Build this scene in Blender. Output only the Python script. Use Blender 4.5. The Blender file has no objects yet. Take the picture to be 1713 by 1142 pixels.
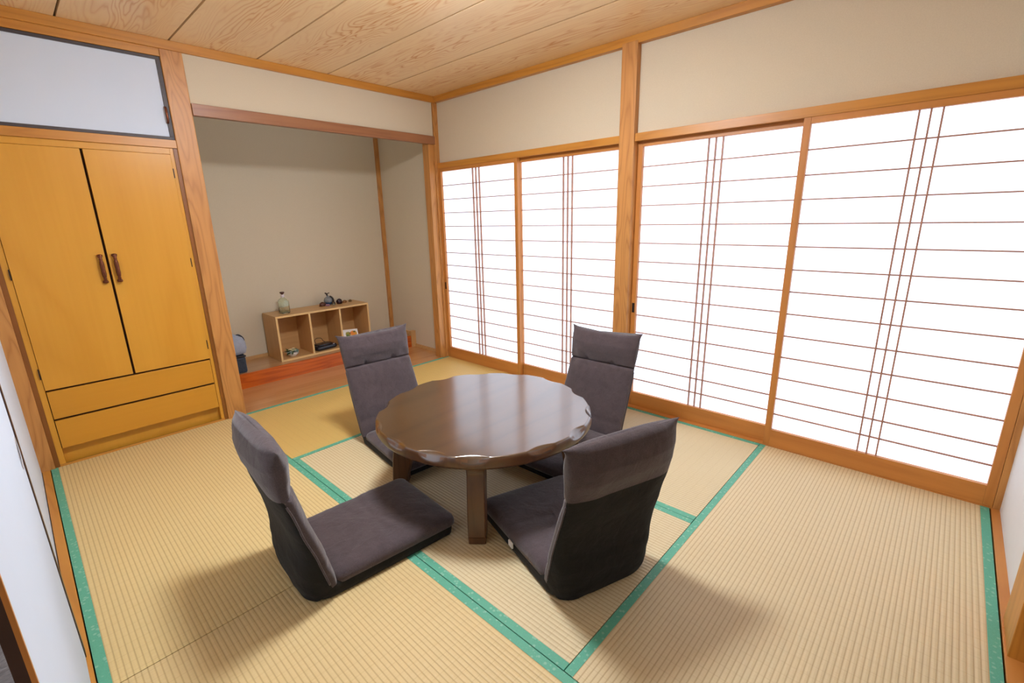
import bpy, bmesh, math, random
from mathutils import Vector, Matrix, noise

scene = bpy.context.scene
COL = scene.collection
rad = math.radians

# ------------------------------------------------------------------ camera, world, exposure
cam_d = bpy.data.cameras.new('camera'); cam = bpy.data.objects.new('camera', cam_d); COL.objects.link(cam)
F_PX = 779.262
cam_d.sensor_width = 36.0; cam_d.sensor_fit = 'HORIZONTAL'; cam_d.lens = 36.0 * F_PX / 1713.0
cam_d.clip_start = 0.01
yaw, pitch, roll = 0.8152, 0.2582, -0.022
fw = Vector((math.sin(yaw)*math.cos(pitch), math.cos(yaw)*math.cos(pitch), -math.sin(pitch)))
rt = Vector((math.cos(yaw), -math.sin(yaw), 0)); up = rt.cross(fw)
r2 = rt*math.cos(roll) + up*math.sin(roll); u2 = -rt*math.sin(roll) + up*math.cos(roll)
mw = Matrix.Identity(4)
for i in range(3):
    mw[i][0] = r2[i]; mw[i][1] = u2[i]; mw[i][2] = -fw[i]
mw.translation = Vector((-2.6349, -3.3149, 1.2329))
cam.matrix_world = mw
scene.camera = cam

world = bpy.data.worlds.new('world'); scene.world = world; world.use_nodes = True
world.node_tree.nodes['Background'].inputs[0].default_value = (0.85, 0.93, 1.0, 1)
world.node_tree.nodes['Background'].inputs[1].default_value = 1.5
vs = scene.view_settings
vs.view_transform = 'Standard'; vs.look = 'None'; vs.gamma = 1.0; vs.use_curve_mapping = False
vs.exposure = 0.0
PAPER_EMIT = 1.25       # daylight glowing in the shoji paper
LAMP_EMIT = 112.0

# ------------------------------------------------------------------ materials
def s2l(c):
    return tuple((x/255/12.92 if x/255 <= 0.04045 else ((x/255+0.055)/1.055)**2.4) for x in c) + (1,)

class NT:
    def __init__(s, name):
        s.m = bpy.data.materials.new(name); s.m.use_nodes = True; s.t = s.m.node_tree
        s.b = s.t.nodes['Principled BSDF']
    def n(s, typ, **kw):
        o = s.t.nodes.new(typ)
        for k, v in kw.items():
            if k.startswith('i_'): o.inputs[k[2:].replace('_', ' ')].default_value = v
            else: setattr(o, k, v)
        return o
    def l(s, a, b): s.t.links.new(a, b)
    def math(s, op, a, b=None):
        o = s.n('ShaderNodeMath', operation=op)
        for i, v in enumerate((a, b)):
            if v is None: continue
            if isinstance(v, (int, float)): o.inputs[i].default_value = v
            else: s.l(v, o.inputs[i])
        return o.outputs[0]
    def coords(s, scale, rot=(0, 0, 0), loc=(0, 0, 0)):
        tc = s.n('ShaderNodeTexCoord'); mp = s.n('ShaderNodeMapping')
        mp.inputs['Scale'].default_value = scale; mp.inputs['Rotation'].default_value = rot; mp.inputs['Location'].default_value = loc
        s.l(tc.outputs['Object'], mp.inputs[0]); return mp.outputs[0]
    def ramp(s, fac, stops):
        r = s.n('ShaderNodeValToRGB'); e = r.color_ramp.elements
        while len(e) < len(stops): e.new(0.5)
        for x, (p, c) in zip(e, stops): x.position = p; x.color = c
        s.l(fac, r.inputs[0]); return r.outputs[0]
    def mix(s, fac, a, b, mode='MIX'):
        o = s.n('ShaderNodeMix', data_type='RGBA', blend_type=mode)
        for i, v in ((0, fac), (6, a), (7, b)):
            if isinstance(v, (int, float)): o.inputs[i].default_value = v
            elif isinstance(v, tuple): o.inputs[i].default_value = v
            else: s.l(v, o.inputs[i])
        return o.outputs[2]
    def bump(s, h, strength, dist):
        b = s.n('ShaderNodeBump'); b.inputs['Strength'].default_value = strength; b.inputs['Distance'].default_value = dist
        s.l(h, b.inputs['Height']); s.l(b.outputs[0], s.b.inputs['Normal'])
    def base(s, c):
        if isinstance(c, tuple): s.b.inputs['Base Color'].default_value = c
        else: s.l(c, s.b.inputs['Base Color'])
    def set(s, **kw):
        for k, v in kw.items(): s.b.inputs[k.replace('_', ' ')].default_value = v

def plain(name, rgb, rough=0.6, metal=0.0, var=0.06, scale=30, bump=0.0):
    t = NT(name); v = t.coords((scale,)*3)
    nz = t.n('ShaderNodeTexNoise', i_Scale=1.0, i_Detail=3.0); t.l(v, nz.inputs[0])
    c = s2l(rgb); d = tuple(x*(1-var*2) for x in c[:3]) + (1,)
    t.base(t.mix(nz.outputs[0], d, c)); t.set(Roughness=rough, Metallic=metal)
    if bump: t.bump(nz.outputs[0], bump, 0.002)
    return t.m

def wood(name, light, dark, axis='z', rough=0.4, grain=9.0, perp=4.0, along=0.55, contrast=0.6, streak=90, coat=0.0, seed=0.0, bumpy=.12):
    """cathedral grain: contour lines of a noise field stretched along the board"""
    t = NT(name)
    sc = [perp]*3; sc['xyz'.index(axis)] = along
    v = t.coords(tuple(sc), loc=(seed, seed*1.7, seed*.6))
    nz = t.n('ShaderNodeTexNoise', i_Scale=1.0, i_Detail=2.5, i_Roughness=0.45, i_Distortion=0.25); t.l(v, nz.inputs[0])
    k = t.math('MULTIPLY', nz.outputs[0], grain)
    f = t.math('FRACT', k)
    p = t.math('PINGPONG', k, 0.5)
    rings = t.ramp(t.math('MULTIPLY', p, 2.0), [(0.0, (1, 1, 1, 1)), (0.35, (.35, .35, .35, 1)), (1.0, (0, 0, 0, 1))])
    sc2 = [streak]*3; sc2['xyz'.index(axis)] = streak*0.025
    v2 = t.coords(tuple(sc2))
    n2 = t.n('ShaderNodeTexNoise', i_Scale=1.0, i_Detail=3.0); t.l(v2, n2.inputs[0])
    fac = t.math('ADD', t.math('MULTIPLY', rings, contrast), t.math('MULTIPLY', t.math('SUBTRACT', n2.outputs[0], 0.42), 0.9*max(contrast, .35)))
    fac = t.math('MINIMUM', t.math('MAXIMUM', fac, 0.0), 1.0)
    t.base(t.mix(fac, s2l(light), s2l(dark)))
    t.set(Roughness=rough, Coat_Weight=coat, Coat_Roughness=0.15)
    t.bump(n2.outputs[0], bumpy, 0.0006)
    return t.m

M = {}
for ax in 'xyz':
    M['pillar_'+ax] = wood('hinoki_wood_'+ax, (202, 142, 76), (158, 98, 46), ax, 0.42, 14, 7, .8, .55)
    M['trim_'+ax] = wood('trim_wood_'+ax, (202, 138, 56), (158, 92, 26), ax, 0.36, 10, 7, .5, .4)
    M['frame_'+ax] = wood('shoji_wood_'+ax, (200, 132, 62), (166, 96, 38), ax, 0.4, 8, 8, .5, .35)
M['otoshi'] = wood('beam_wood', (158, 106, 70), (118, 72, 46), 'x', 0.4, 9, 8, .5, .5)
M['closet_z'] = wood('closet_veneer_z', (216, 154, 52), (194, 126, 26), 'z', 0.33, 5, 2.2, .5, .3, 60)
M['closet_x'] = wood('closet_veneer_x', (208, 144, 42), (180, 114, 20), 'x', 0.33, 5, 2.2, .4, .3, 60)
M['jamb'] = wood('jamb_wood', (140, 84, 28), (108, 60, 16), 'z', 0.4, 9, 8, .5, .4)
M['lattice'] = wood('lattice_wood', (176, 128, 104), (150, 104, 84), 'y', 0.5, 9, 8, .5, .3)
M['kerb'] = wood('platform_front_wood', (204, 98, 26), (152, 58, 8), 'x', 0.18, 10, 7, .8, .6, coat=.4)
M['plank'] = wood('tokonoma_plank', (204, 146, 90), (172, 110, 58), 'x', 0.22, 7, 4, .3, .4, coat=.3)
M['platform'] = wood('platform_top', (190, 142, 96), (160, 108, 66), 'x', 0.2, 7, 4, .3, .35, coat=.3)
M['shelf_x'] = wood('shelf_board_x', (206, 160, 104), (182, 132, 78), 'x', 0.4, 6, 6, .5, .3)
M['shelf_z'] = wood('shelf_board_z', (206, 160, 104), (182, 132, 78), 'z', 0.4, 6, 6, .5, .3)
M['shelf_edge'] = plain('shelf_edge_band', (226, 186, 124), 0.4, var=.02)
M['table'] = wood('table_wood', (76, 49, 22), (48, 29, 12), 'x', 0.35, 7, 2.6, .5, .5, 120, coat=1.0, seed=.7, bumpy=.02)
M['table'].node_tree.nodes['Principled BSDF'].inputs['Coat IOR'].default_value = 2.0
M['table_leg'] = wood('table_leg_wood', (100, 66, 40), (66, 42, 24), 'z', 0.35, 9, 7, .7, .45, 110, coat=.15)
M['handle'] = plain('copper_handle', (128, 74, 50), 0.3, 0.85, .2, 90)
M['black_iron'] = plain('black_iron', (38, 28, 24), 0.5, 0.4)
M['dark'] = plain('dark_gap', (52, 28, 12), 0.9)
M['fusuma'] = plain('fusuma_paper', (216, 226, 240), 0.75, var=.02, scale=6, bump=.03)
M['fusuma_frame'] = plain('black_lacquer', (70, 60, 60), 0.5, var=.15, scale=60)
M['brown_stile'] = plain('brown_lacquer', (62, 36, 26), 0.35)
M['label'] = plain('white_label', (235, 235, 235), 0.6)
M['white'] = plain('white_paint', (226, 224, 222), 0.7, var=.02)

def make_plaster():
    t = NT('beige_plaster'); v = t.coords((260,)*3)
    nz = t.n('ShaderNodeTexNoise', i_Scale=1.0, i_Detail=4.0); t.l(v, nz.inputs[0])
    t.base(t.mix(nz.outputs[0], s2l((204, 189, 162)), s2l((220, 206, 180)))); t.set(Roughness=0.9)
    t.bump(nz.outputs[0], 0.25, 0.0012); return t.m
M['plaster'] = make_plaster()

def make_ceiling():
    t = NT('ceiling_board')
    tc = t.n('ShaderNodeTexCoord'); sp = t.n('ShaderNodeSeparateXYZ'); t.l(tc.outputs['Object'], sp.inputs[0])
    cell = t.math('FLOOR', t.math('DIVIDE', sp.outputs[0], 0.45))
    cx = t.math('MULTIPLY', t.math('SUBTRACT', t.math('FRACT', t.math('DIVIDE', sp.outputs[0], 0.45)), 0.5), 0.45)
    # each board: arched rings around its middle, bent by a stretched noise
    cb = t.n('ShaderNodeCombineXYZ')
    t.l(t.math('MULTIPLY', cx, 7.0), cb.inputs[0])
    t.l(t.math('ADD', t.math('MULTIPLY', sp.outputs[1], 1.1), t.math('MULTIPLY', cell, 3.7)), cb.inputs[1])
    t.l(t.math('MULTIPLY', cell, 5.3), cb.inputs[2])
    nz = t.n('ShaderNodeTexNoise', i_Scale=1.0, i_Detail=2.5, i_Roughness=0.5, i_Distortion=0.7); t.l(cb.outputs[0], nz.inputs[0])
    k = t.math('MULTIPLY', nz.outputs[0], 15.0)
    k = t.math('ADD', k, t.math('MULTIPLY', t.math('ABSOLUTE', cx), 34.0))
    p = t.math('PINGPONG', k, 0.5)
    lines = t.ramp(t.math('MULTIPLY', p, 2.0), [(0, (1, 1, 1, 1)), (.3, (.35,)*3+(1,)), (.65, (0, 0, 0, 1))])
    # grain fades out to the board edges
    edge = t.ramp(t.math('DIVIDE', t.math('ABSOLUTE', cx), 0.225), [(0.1, (1, 1, 1, 1)), (.75, (.22,)*3+(1,)), (1, (.12,)*3+(1,))])
    v2 = t.coords((3, .8, 3)); n2 = t.n('ShaderNodeTexNoise', i_Scale=1.0, i_Detail=2.0); t.l(v2, n2.inputs[0])
    amt = t.math('MULTIPLY', edge, t.math('ADD', t.math('MULTIPLY', n2.outputs[0], 1.3), 0.1))
    fac = t.math('MULTIPLY', lines, amt)
    v3 = t.coords((130, 3, 130)); n3 = t.n('ShaderNodeTexNoise', i_Scale=1.0, i_Detail=2.0); t.l(v3, n3.inputs[0])
    base = t.mix(n3.outputs[0], s2l((236, 200, 150)), s2l((246, 214, 166)))
    t.base(t.mix(t.math('MINIMUM', fac, 1.0), base, s2l((206, 128, 48))))
    t.set(Roughness=0.38); return t.m
M['ceiling'] = make_ceiling()

def make_tatami(name, along, light, dark):
    """ribs of rush 15 mm apart running along the mat"""
    t = NT(name); tc = t.n('ShaderNodeTexCoord'); sp = t.n('ShaderNodeSeparateXYZ'); t.l(tc.outputs['Object'], sp.inputs[0])
    a = sp.outputs['xy'.index(along)]; w = sp.outputs[1-'xy'.index(along)]
    fr = t.math('PINGPONG', t.math('DIVIDE', w, 0.0150), 0.5)          # 0 in the furrow, .5 on the rib
    rib = t.math('POWER', t.math('MULTIPLY', fr, 2.0), 0.55)
    # rushes across the rib, jittered per rib
    cell = t.math('FLOOR', t.math('ADD', t.math('DIVIDE', w, 0.0150), 0.0))
    cb = t.n('ShaderNodeCombineXYZ'); t.l(t.math('MULTIPLY', a, 420.0), cb.inputs[0]); t.l(cell, cb.inputs[1]); t.l(t.math('MULTIPLY', w, 14.0), cb.inputs[2])
    nz = t.n('ShaderNodeTexNoise', i_Scale=1.0, i_Detail=2.0); t.l(cb.outputs[0], nz.inputs[0])
    cr = t.math('PINGPONG', t.math('DIVIDE', a, 0.0420), 0.5)
    cross = t.ramp(t.math('MULTIPLY', cr, 2.0), [(0, (.75,)*3+(1,)), (.09, (0, 0, 0, 1)), (1, (0, 0, 0, 1))])
    big = t.n('ShaderNodeTexNoise', i_Scale=1.0, i_Detail=3.0); t.l(t.coords((2.2, 2.2, 2.2)), big.inputs[0])
    col = t.mix(t.math('ADD', t.math('MULTIPLY', nz.outputs[0], .7), t.math('MULTIPLY', big.outputs[0], .35)), s2l(dark), s2l(light))
    furrow = t.ramp(rib, [(0, (1, 1, 1, 1)), (.3, (.75,)*3+(1,)), (.62, (0, 0, 0, 1))])
    col = t.mix(t.math('MULTIPLY', furrow, .52), col, s2l((158, 116, 64)))
    col = t.mix(t.math('MULTIPLY', cross, .22), col, s2l((150, 104, 52)))
    t.base(col); t.set(Roughness=0.52)
    h = t.math('ADD', rib, t.math('MULTIPLY', nz.outputs[0], .25))
    t.bump(h, 0.55, 0.0022); return t.m
TL, TD = (222, 206, 166), (204, 182, 136)
M['tatami_y'] = make_tatami('tatami_rush_lengthwise', 'y', TL, TD)
M['tatami_x'] = make_tatami('tatami_rush_crosswise', 'x', (222, 203, 162), (204, 179, 132))
M['tatami_back'] = make_tatami('tatami_rush_golden_sheen', 'x', (224, 190, 112), (206, 168, 90))  # directional sheen of the rush painted in as an orange base colour
M['tatami_left'] = make_tatami('tatami_rush_warm_sheen', 'y', (226, 204, 148), (208, 178, 116))  # warmer tone is rush sheen put into the base colour

M['tatami_near'] = make_tatami('tatami_rush_pale_sheen', 'y', (223, 200, 148), (204, 174, 115))  # paler sheen of the near rush, painted into its colour
def make_heri():
    t = NT('green_brocade'); v = t.coords((60, 60, 60))
    vo = t.n('ShaderNodeTexVoronoi', i_Scale=1.0); vo.feature = 'F1'; t.l(v, vo.inputs[0])
    dots = t.ramp(vo.outputs[0], [(0, (1, 1, 1, 1)), (.22, (.8,)*3+(1,)), (.34, (0, 0, 0, 1))])
    v2 = t.coords((500,)*3); nz = t.n('ShaderNodeTexNoise', i_Scale=1.0); t.l(v2, nz.inputs[0])
    c = t.mix(nz.outputs[0], s2l((72, 146, 118)), s2l((102, 180, 150)))
    t.base(t.mix(t.math('MULTIPLY', dots, .45), c, s2l((170, 205, 180)))); t.set(Roughness=0.55); return t.m
M['heri'] = make_heri()

def make_paper():
    t = NT('shoji_paper'); v = t.coords((24,)*3); nz = t.n('ShaderNodeTexNoise', i_Scale=1.0, i_Detail=5.0); t.l(v, nz.inputs[0])
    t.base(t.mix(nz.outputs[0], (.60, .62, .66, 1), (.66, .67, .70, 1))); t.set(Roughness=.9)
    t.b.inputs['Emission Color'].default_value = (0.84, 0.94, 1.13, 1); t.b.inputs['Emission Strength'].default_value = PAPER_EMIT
    return t.m
M['paper'] = make_paper()

def fabric(name, c1, c2, rough=0.95, scale=700, bump=.5, sheen=.3):
    t = NT(name); v = t.coords((scale,)*3); nz = t.n('ShaderNodeTexNoise', i_Scale=1.0, i_Detail=2.0); t.l(v, nz.inputs[0])
    v2 = t.coords((26, 26, 26)); n2 = t.n('ShaderNodeTexNoise', i_Scale=1.0, i_Detail=4.0, i_Distortion=.6); t.l(v2, n2.inputs[0])
    f = t.math('ADD', t.math('MULTIPLY', nz.outputs[0], .8), t.math('MULTIPLY', n2.outputs[0], .2))
    t.base(t.ramp(f, [(.35, s2l(c1)), (.65, s2l(c2))])); t.set(Roughness=rough, Sheen_Weight=sheen, Sheen_Roughness=.5, Specular_IOR_Level=.25)
    h = t.math('ADD', t.math('MULTIPLY', nz.outputs[0], .25), t.math('MULTIPLY', n2.outputs[0], 1.6))
    t.bump(h, bump, 0.004); return t.m
M['chair_fabric'] = fabric('brown_grey_linen', (60, 50, 52), (90, 77, 79))
M['chair_black'] = fabric('black_nonwoven', (22, 21, 20), (33, 31, 29), .9, 500, .5, .05)
M['bag_grey'] = fabric('grey_bag_cloth', (140, 144, 156), (168, 172, 184), .8)
M['box_navy'] = fabric('dark_navy_cloth', (32, 38, 48), (60, 68, 80), .7, 300)
M['carpet'] = fabric('grey_brown_carpet', (62, 53, 50), (84, 73, 68), 1.0, 60, 1.0)
M['black_plastic'] = plain('black_plastic', (24, 26, 34), 0.25)
M['cable'] = plain('black_cable', (30, 26, 24), 0.5)
M['led'] = plain('grey_badge', (200, 200, 205), .4)
M['bowl'] = plain('white_porcelain', (226, 218, 206), .25, var=.04)
M['leaf_dark'] = plain('leaf_green', (52, 84, 40), .6, var=.3, scale=60)
M['leaf_teal'] = plain('leaf_teal', (78, 136, 116), .6, var=.2, scale=60)
M['leaf_pale'] = plain('leaf_pale', (176, 190, 180), .6, var=.15, scale=60)
M['petal'] = plain('cream_petal', (238, 226, 176), .7, var=.08)
M['cork'] = plain('dark_stopper', (66, 30, 22), .6)
M['wrap'] = plain('pale_seal', (226, 214, 218), .5)
M['vase_dark'] = plain('dark_bronze_glaze', (58, 48, 40), .18, var=.2)
M['vase_blue'] = plain('blue_glaze', (44, 84, 124), .15, var=.15)
M['vase_grey'] = plain('pale_grey_glaze', (136, 138, 138), .15, var=.15)
M['stone_brown'] = plain('red_brown_stone', (104, 56, 34), .4, var=.3, scale=80)
M['stone_pink'] = plain('pink_crystal', (190, 140, 160), .3, var=.3, scale=160)
M['stone_purple'] = plain('dark_purple_stone', (58, 22, 30), .25, var=.4, scale=120)
M['shell'] = plain('tan_shell', (156, 106, 56), .45, var=.25, scale=120)
M['shell_dark'] = plain('olive_brown_shell', (124, 88, 40), .45, var=.25, scale=120)
M['rubber'] = plain('dark_foot', (60, 38, 26), .5)

def make_glass(name, col, rough=.05):
    t = NT(name); t.base(col); t.set(Roughness=rough, Transmission_Weight=1.0, IOR=1.45); return t.m
M['glass'] = make_glass('pale_green_glass', (.90, .98, .91, 1))
M['glass_blue'] = make_glass('grey_blue_glass', (.42, .5, .5, 1))
t = NT('lamp_diffuser'); t.base((.9, .88, .84, 1)); t.b.inputs['Emission Color'].default_value = (.88, .97, 1.10, 1)
t.b.inputs['Emission Strength'].default_value = LAMP_EMIT; M['lamp'] = t.m

def make_picture():
    t = NT('fruit_postcard'); tc = t.n('ShaderNodeTexCoord')
    def blob(cx, cz, rx, rz, soft=.25):
        mp = t.n('ShaderNodeMapping'); mp.inputs['Location'].default_value = (-cx/rx, 0, -cz/rz); mp.inputs['Scale'].default_value = (1/rx, 0, 1/rz)
        t.l(tc.outputs['Object'], mp.inputs[0])
        nz = t.n('ShaderNodeTexNoise', i_Scale=60.0); t.l(tc.outputs['Object'], nz.inputs[0])
        ln = t.n('ShaderNodeVectorMath', operation='LENGTH'); t.l(mp.outputs[0], ln.inputs[0])
        d = t.math('ADD', ln.outputs['Value'], t.math('MULTIPLY', t.math('SUBTRACT', nz.outputs[0], .5), .7))
        return t.ramp(d, [(1-soft, (1, 1, 1, 1)), (1.0, (0, 0, 0, 1))])
    c = s2l((232, 228, 222))
    for (cx, cz, rx, rz, rgb) in ((-.022, .078, .028, .030, (150, 140, 30)), (-.030, .062, .018, .020, (88, 108, 40)), (.000, .088, .012, .012, (90, 40, 20)),
                                  (.028, .084, .034, .030, (236, 140, 20)), (.040, .100, .014, .010, (110, 110, 40)), (.052, .082, .012, .016, (216, 160, 40)),
                                  (.018, .062, .022, .008, (222, 150, 60))):
        c = t.mix(blob(cx, cz, rx, rz), c, s2l(rgb))
    t.base(c); t.set(Roughness=.4); return t.m
M['picture'] = make_picture()

# ------------------------------------------------------------------ mesh helpers
def link(name, bm, mat, parent=None, smooth=False, bevel=0.0, loc=None):
    me = bpy.data.meshes.new(name)
    bmesh.ops.recalc_face_normals(bm, faces=bm.faces)
    bm.to_mesh(me); bm.free()
    o = bpy.data.objects.new(name, me); COL.objects.link(o)
    if isinstance(mat, str): mat = M[mat]
    me.materials.append(mat)
    if smooth:
        for p in me.polygons: p.use_smooth = True
    if bevel:
        b = o.modifiers.new('bevel', 'BEVEL'); b.width = bevel; b.segments = 2; b.limit_method = 'ANGLE'; b.angle_limit = rad(40)
    if parent is not None: o.parent = parent
    if loc is not None: o.location = loc
    return o

def box(bm, x0, x1, y0, y1, z0, z1):
    v = [bm.verts.new((x, y, z)) for x in (x0, x1) for y in (y0, y1) for z in (z0, z1)]
    for f in ((0, 1, 3, 2), (4, 6, 7, 5), (0, 4, 5, 1), (2, 3, 7, 6), (0, 2, 6, 4), (1, 5, 7, 3)):
        bm.faces.new([v[i] for i in f])

def boxes(*bs):
    bm = bmesh.new()
    for b in bs: box(bm, *b)
    return bm

def rings(bm, rs, cap0=True, cap1=True, closed=True):
    vr = [[bm.verts.new(p) for p in r] for r in rs]
    n = len(vr[0])
    for a, b in zip(vr, vr[1:]):
        for i in range(n if closed else n-1):
            j = (i+1) % n; bm.faces.new((a[i], a[j], b[j], b[i]))
    if cap0: bm.faces.new(vr[0][::-1])
    if cap1: bm.faces.new(vr[-1])
    return vr

def lathe(prof, n=32, c=(0, 0, 0)):
    bm = bmesh.new()
    rings(bm, [[(c[0]+r*math.cos(2*math.pi*i/n), c[1]+r*math.sin(2*math.pi*i/n), c[2]+z) for i in range(n)] for r, z in prof])
    return bm

def tube(bm, pts, r, n=8):
    pts = [Vector(p) for p in pts]; rs = []
    for i, p in enumerate(pts):
        d = (pts[min(i+1, len(pts)-1)] - pts[max(i-1, 0)]).normalized()
        a = d.orthogonal().normalized() if i == 0 else (a - d*a.dot(d)).normalized()
        b = d.cross(a); rr = r[i] if isinstance(r, (list, tuple)) else r
        rs.append([p + (a*math.cos(2*math.pi*k/n) + b*math.sin(2*math.pi*k/n))*rr for k in range(n)])
    rings(bm, rs)

def smoothpts(pts, k=6):
    P = [Vector(p) for p in pts]; out = []
    for i in range(len(P)-1):
        a, b, c, d = P[max(i-1, 0)], P[i], P[i+1], P[min(i+2, len(P)-1)]
        for j in range(k):
            t = j/k
            out.append(0.5*((2*b) + (c-a)*t + (2*a-5*b+4*c-d)*t*t + (3*b-a-3*c+d)*t**3))
    out.append(P[-1]); return out

def thing(name, label, cat, loc=(0, 0, 0), rz=0.0, group=None):
    o = bpy.data.objects.new(name, None); COL.objects.link(o); o.location = loc; o.rotation_euler = (0, 0, rz)
    o.empty_display_size = .05
    o['label'] = label; o['category'] = cat
    if group: o['group'] = group
    return o
def tag(o, label, cat, group=None):
    o['label'] = label; o['category'] = cat
    if group: o['group'] = group
    return o
def struct(name, bm, mat, bevel=0.0, label=None, cat=None):
    o = link(name, bm, mat, bevel=bevel); o['kind'] = 'structure'
    if label: o['label'] = label
    if cat: o['category'] = cat
    return o

def put(o, loc, rz=0.0):
    o.location = loc; o.rotation_euler = (0, 0, rz); return o

# ------------------------------------------------------------------ room shell
CH = 2.205
struct('floor', boxes((-2.78, .12, -3.72, 1.0, -.12, -.05)), 'dark', label='sub-floor under the tatami mats', cat='floor')
bm = bmesh.new()
for i in range(7):
    x1 = -0.005 - .45*i + (.12 if i == 0 else 0); x0 = -.45*(i+1) + .005
    box(bm, max(x0, -2.80), x1, -3.75, .05, CH, CH+.022)
struct('ceiling', bm, 'ceiling', label='wood-grain ceiling boards running away from the closet', cat='ceiling')
struct('trim_1', boxes((-2.80, .12, -3.75, .05, CH+.0225, CH+.04)), 'dark', label='dark backing in the ceiling joints', cat='ceiling joint')
struct('wall_right', boxes((.03, .10, -3.70, .0, 1.69, CH), ), 'plaster', label='beige plaster above the shoji screens', cat='wall')
# kokabe above alcove, alcove walls
struct('wall_back', boxes((-1.748, -.022, -.004, .06, 1.895, CH)), 'plaster', label='beige plaster strip above the alcove', cat='wall')
struct('wall_alcove_back', boxes((-1.86, .08, .93, .98, -.05, 2.5)), 'plaster', label='beige back wall of the alcove', cat='wall')
struct('wall_alcove_right', boxes((.022, .08, .08, .93, -.05, 2.5)), 'plaster', label='beige right wall of the alcove', cat='wall')
struct('wall_alcove_left', boxes((-1.86, -1.80, .08, .93, -.05, 2.5)), 'plaster', label='left wall of the alcove behind the thick pillar', cat='wall')
struct('ceiling_alcove', boxes((-1.86, .08, .06, .98, 2.45, 2.5)), 'plaster', label='alcove ceiling', cat='ceiling')
struct('wall_behind_closet', boxes((-2.80, -1.86, .125, .165, -.05, 2.3)), 'dark', label='back of the closet recess', cat='wall')
struct('wall_front', boxes((-.80, .10, -3.72, -3.63, -.05, CH)), 'white', label='pale wall at the right edge beyond the shoji screens', cat='wall')
struct('wall_front_lintel', boxes((-2.80, -.80, -3.72, -3.63, 1.80, CH)), 'white', label='pale wall above the doorway', cat='wall')
struct('wall_left_upper', boxes((-2.80, -2.73, -3.72, 0, 1.70, CH)), 'plaster', label='plaster above the sliding doors', cat='wall')
struct('wall_left', boxes((-2.775, -2.735, -1.75, -.012, -.02, 1.70)), 'fusuma', label='white paper panel beside the closet pillar', cat='wall')
# hallway behind the doorway and next room, both only glimpsed
struct('floor_hallway', boxes((-2.80, .10, -4.7, -3.735, -.05, -.012)), 'plank', label='hallway boards beyond the doorway', cat='floor')
struct('wall_hallway_far', boxes((-2.80, .10, -4.74, -4.70, -.05, CH)), 'white', label='hallway far wall', cat='wall')
struct('wall_hallway_right', boxes((.06, .10, -4.70, -3.72, -.05, CH)), 'white', label='hallway end wall', cat='wall')
struct('wall_hallway_left', boxes((-2.80, -2.76, -4.70, -3.63, -.05, CH)), 'white', label='hallway near wall', cat='wall')
struct('ceiling_hallway', boxes((-2.80, .10, -4.74, -3.72, CH, CH+.04)), 'white', label='hallway ceiling', cat='ceiling')
struct('floor_next_room', boxes((-5.0, -2.80, -4.2, 1.0, -.06, -.02)), 'carpet', label='grey-brown carpet of the next room at the left edge', cat='floor')
struct('wall_next_room', boxes((-5.04, -5.0, -4.2, 1.0, -.06, CH), (-5.0, -2.8, -4.24, -4.2, -.06, CH), (-5.0, -2.8, 1.0, 1.04, -.06, CH)), 'plaster', label='walls of the next room', cat='wall')
struct('ceiling_next_room', boxes((-5.0, -2.80, -4.2, 1.0, CH, CH+.04)), 'white', label='ceiling of the next room', cat='ceiling')

# pillars and rails
struct('trim_2', boxes((-1.852, -1.745, -.012, .085, -.05, CH-.03)), 'pillar_z', .004, 'thick wooden pillar between closet and alcove', 'pillar')
struct('trim_3', boxes((-.075, .03, .001, .079, -.05, CH-.03), (-.0175, .03, -.012, .001, -.0, CH-.03)), 'pillar_z', .002, 'wooden corner pillar between alcove and shoji screens', 'pillar')
struct('trim_4', boxes((-.012, .09, -1.852, -1.752, -.05, CH-.03)), 'pillar_z', .005, 'wooden pillar between the two pairs of shoji screens', 'pillar')
struct('trim_5', boxes((-2.775, -2.681, -.012, .09, -.05, CH-.03)), 'pillar_z', .002, 'wooden pillar left of the closet', 'pillar')
struct('trim_6', boxes((.002, .10, -3.66, -3.608, -.05, 1.70)), 'pillar_z', .003, 'narrow post right of the shoji screens', 'pillar')
struct('trim_7', boxes((-1.744, -.012, -.016, .022, 1.84, 1.904)), 'otoshi', .002, 'reddish beam across the top of the alcove', 'beam')
struct('trim_8', boxes((-2.74, .02, -.022, .04, 2.157, CH)), 'trim_x', .002, 'ceiling cornice above closet and alcove', 'cornice')
struct('trim_9', boxes((-.006, .06, -3.63, -.022, 2.160, CH)), 'trim_y', .002, 'ceiling cornice above the shoji screens', 'cornice')
struct('trim_10', boxes((-2.74, -2.70, -3.63, -.022, 2.160, CH)), 'trim_y', .002, 'ceiling cornice on the left wall', 'cornice')
struct('trim_11', boxes((-2.70, -.006, -3.64, -3.61, 2.160, CH)), 'trim_x', .002, 'ceiling cornice above the doorway', 'cornice')
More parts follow.
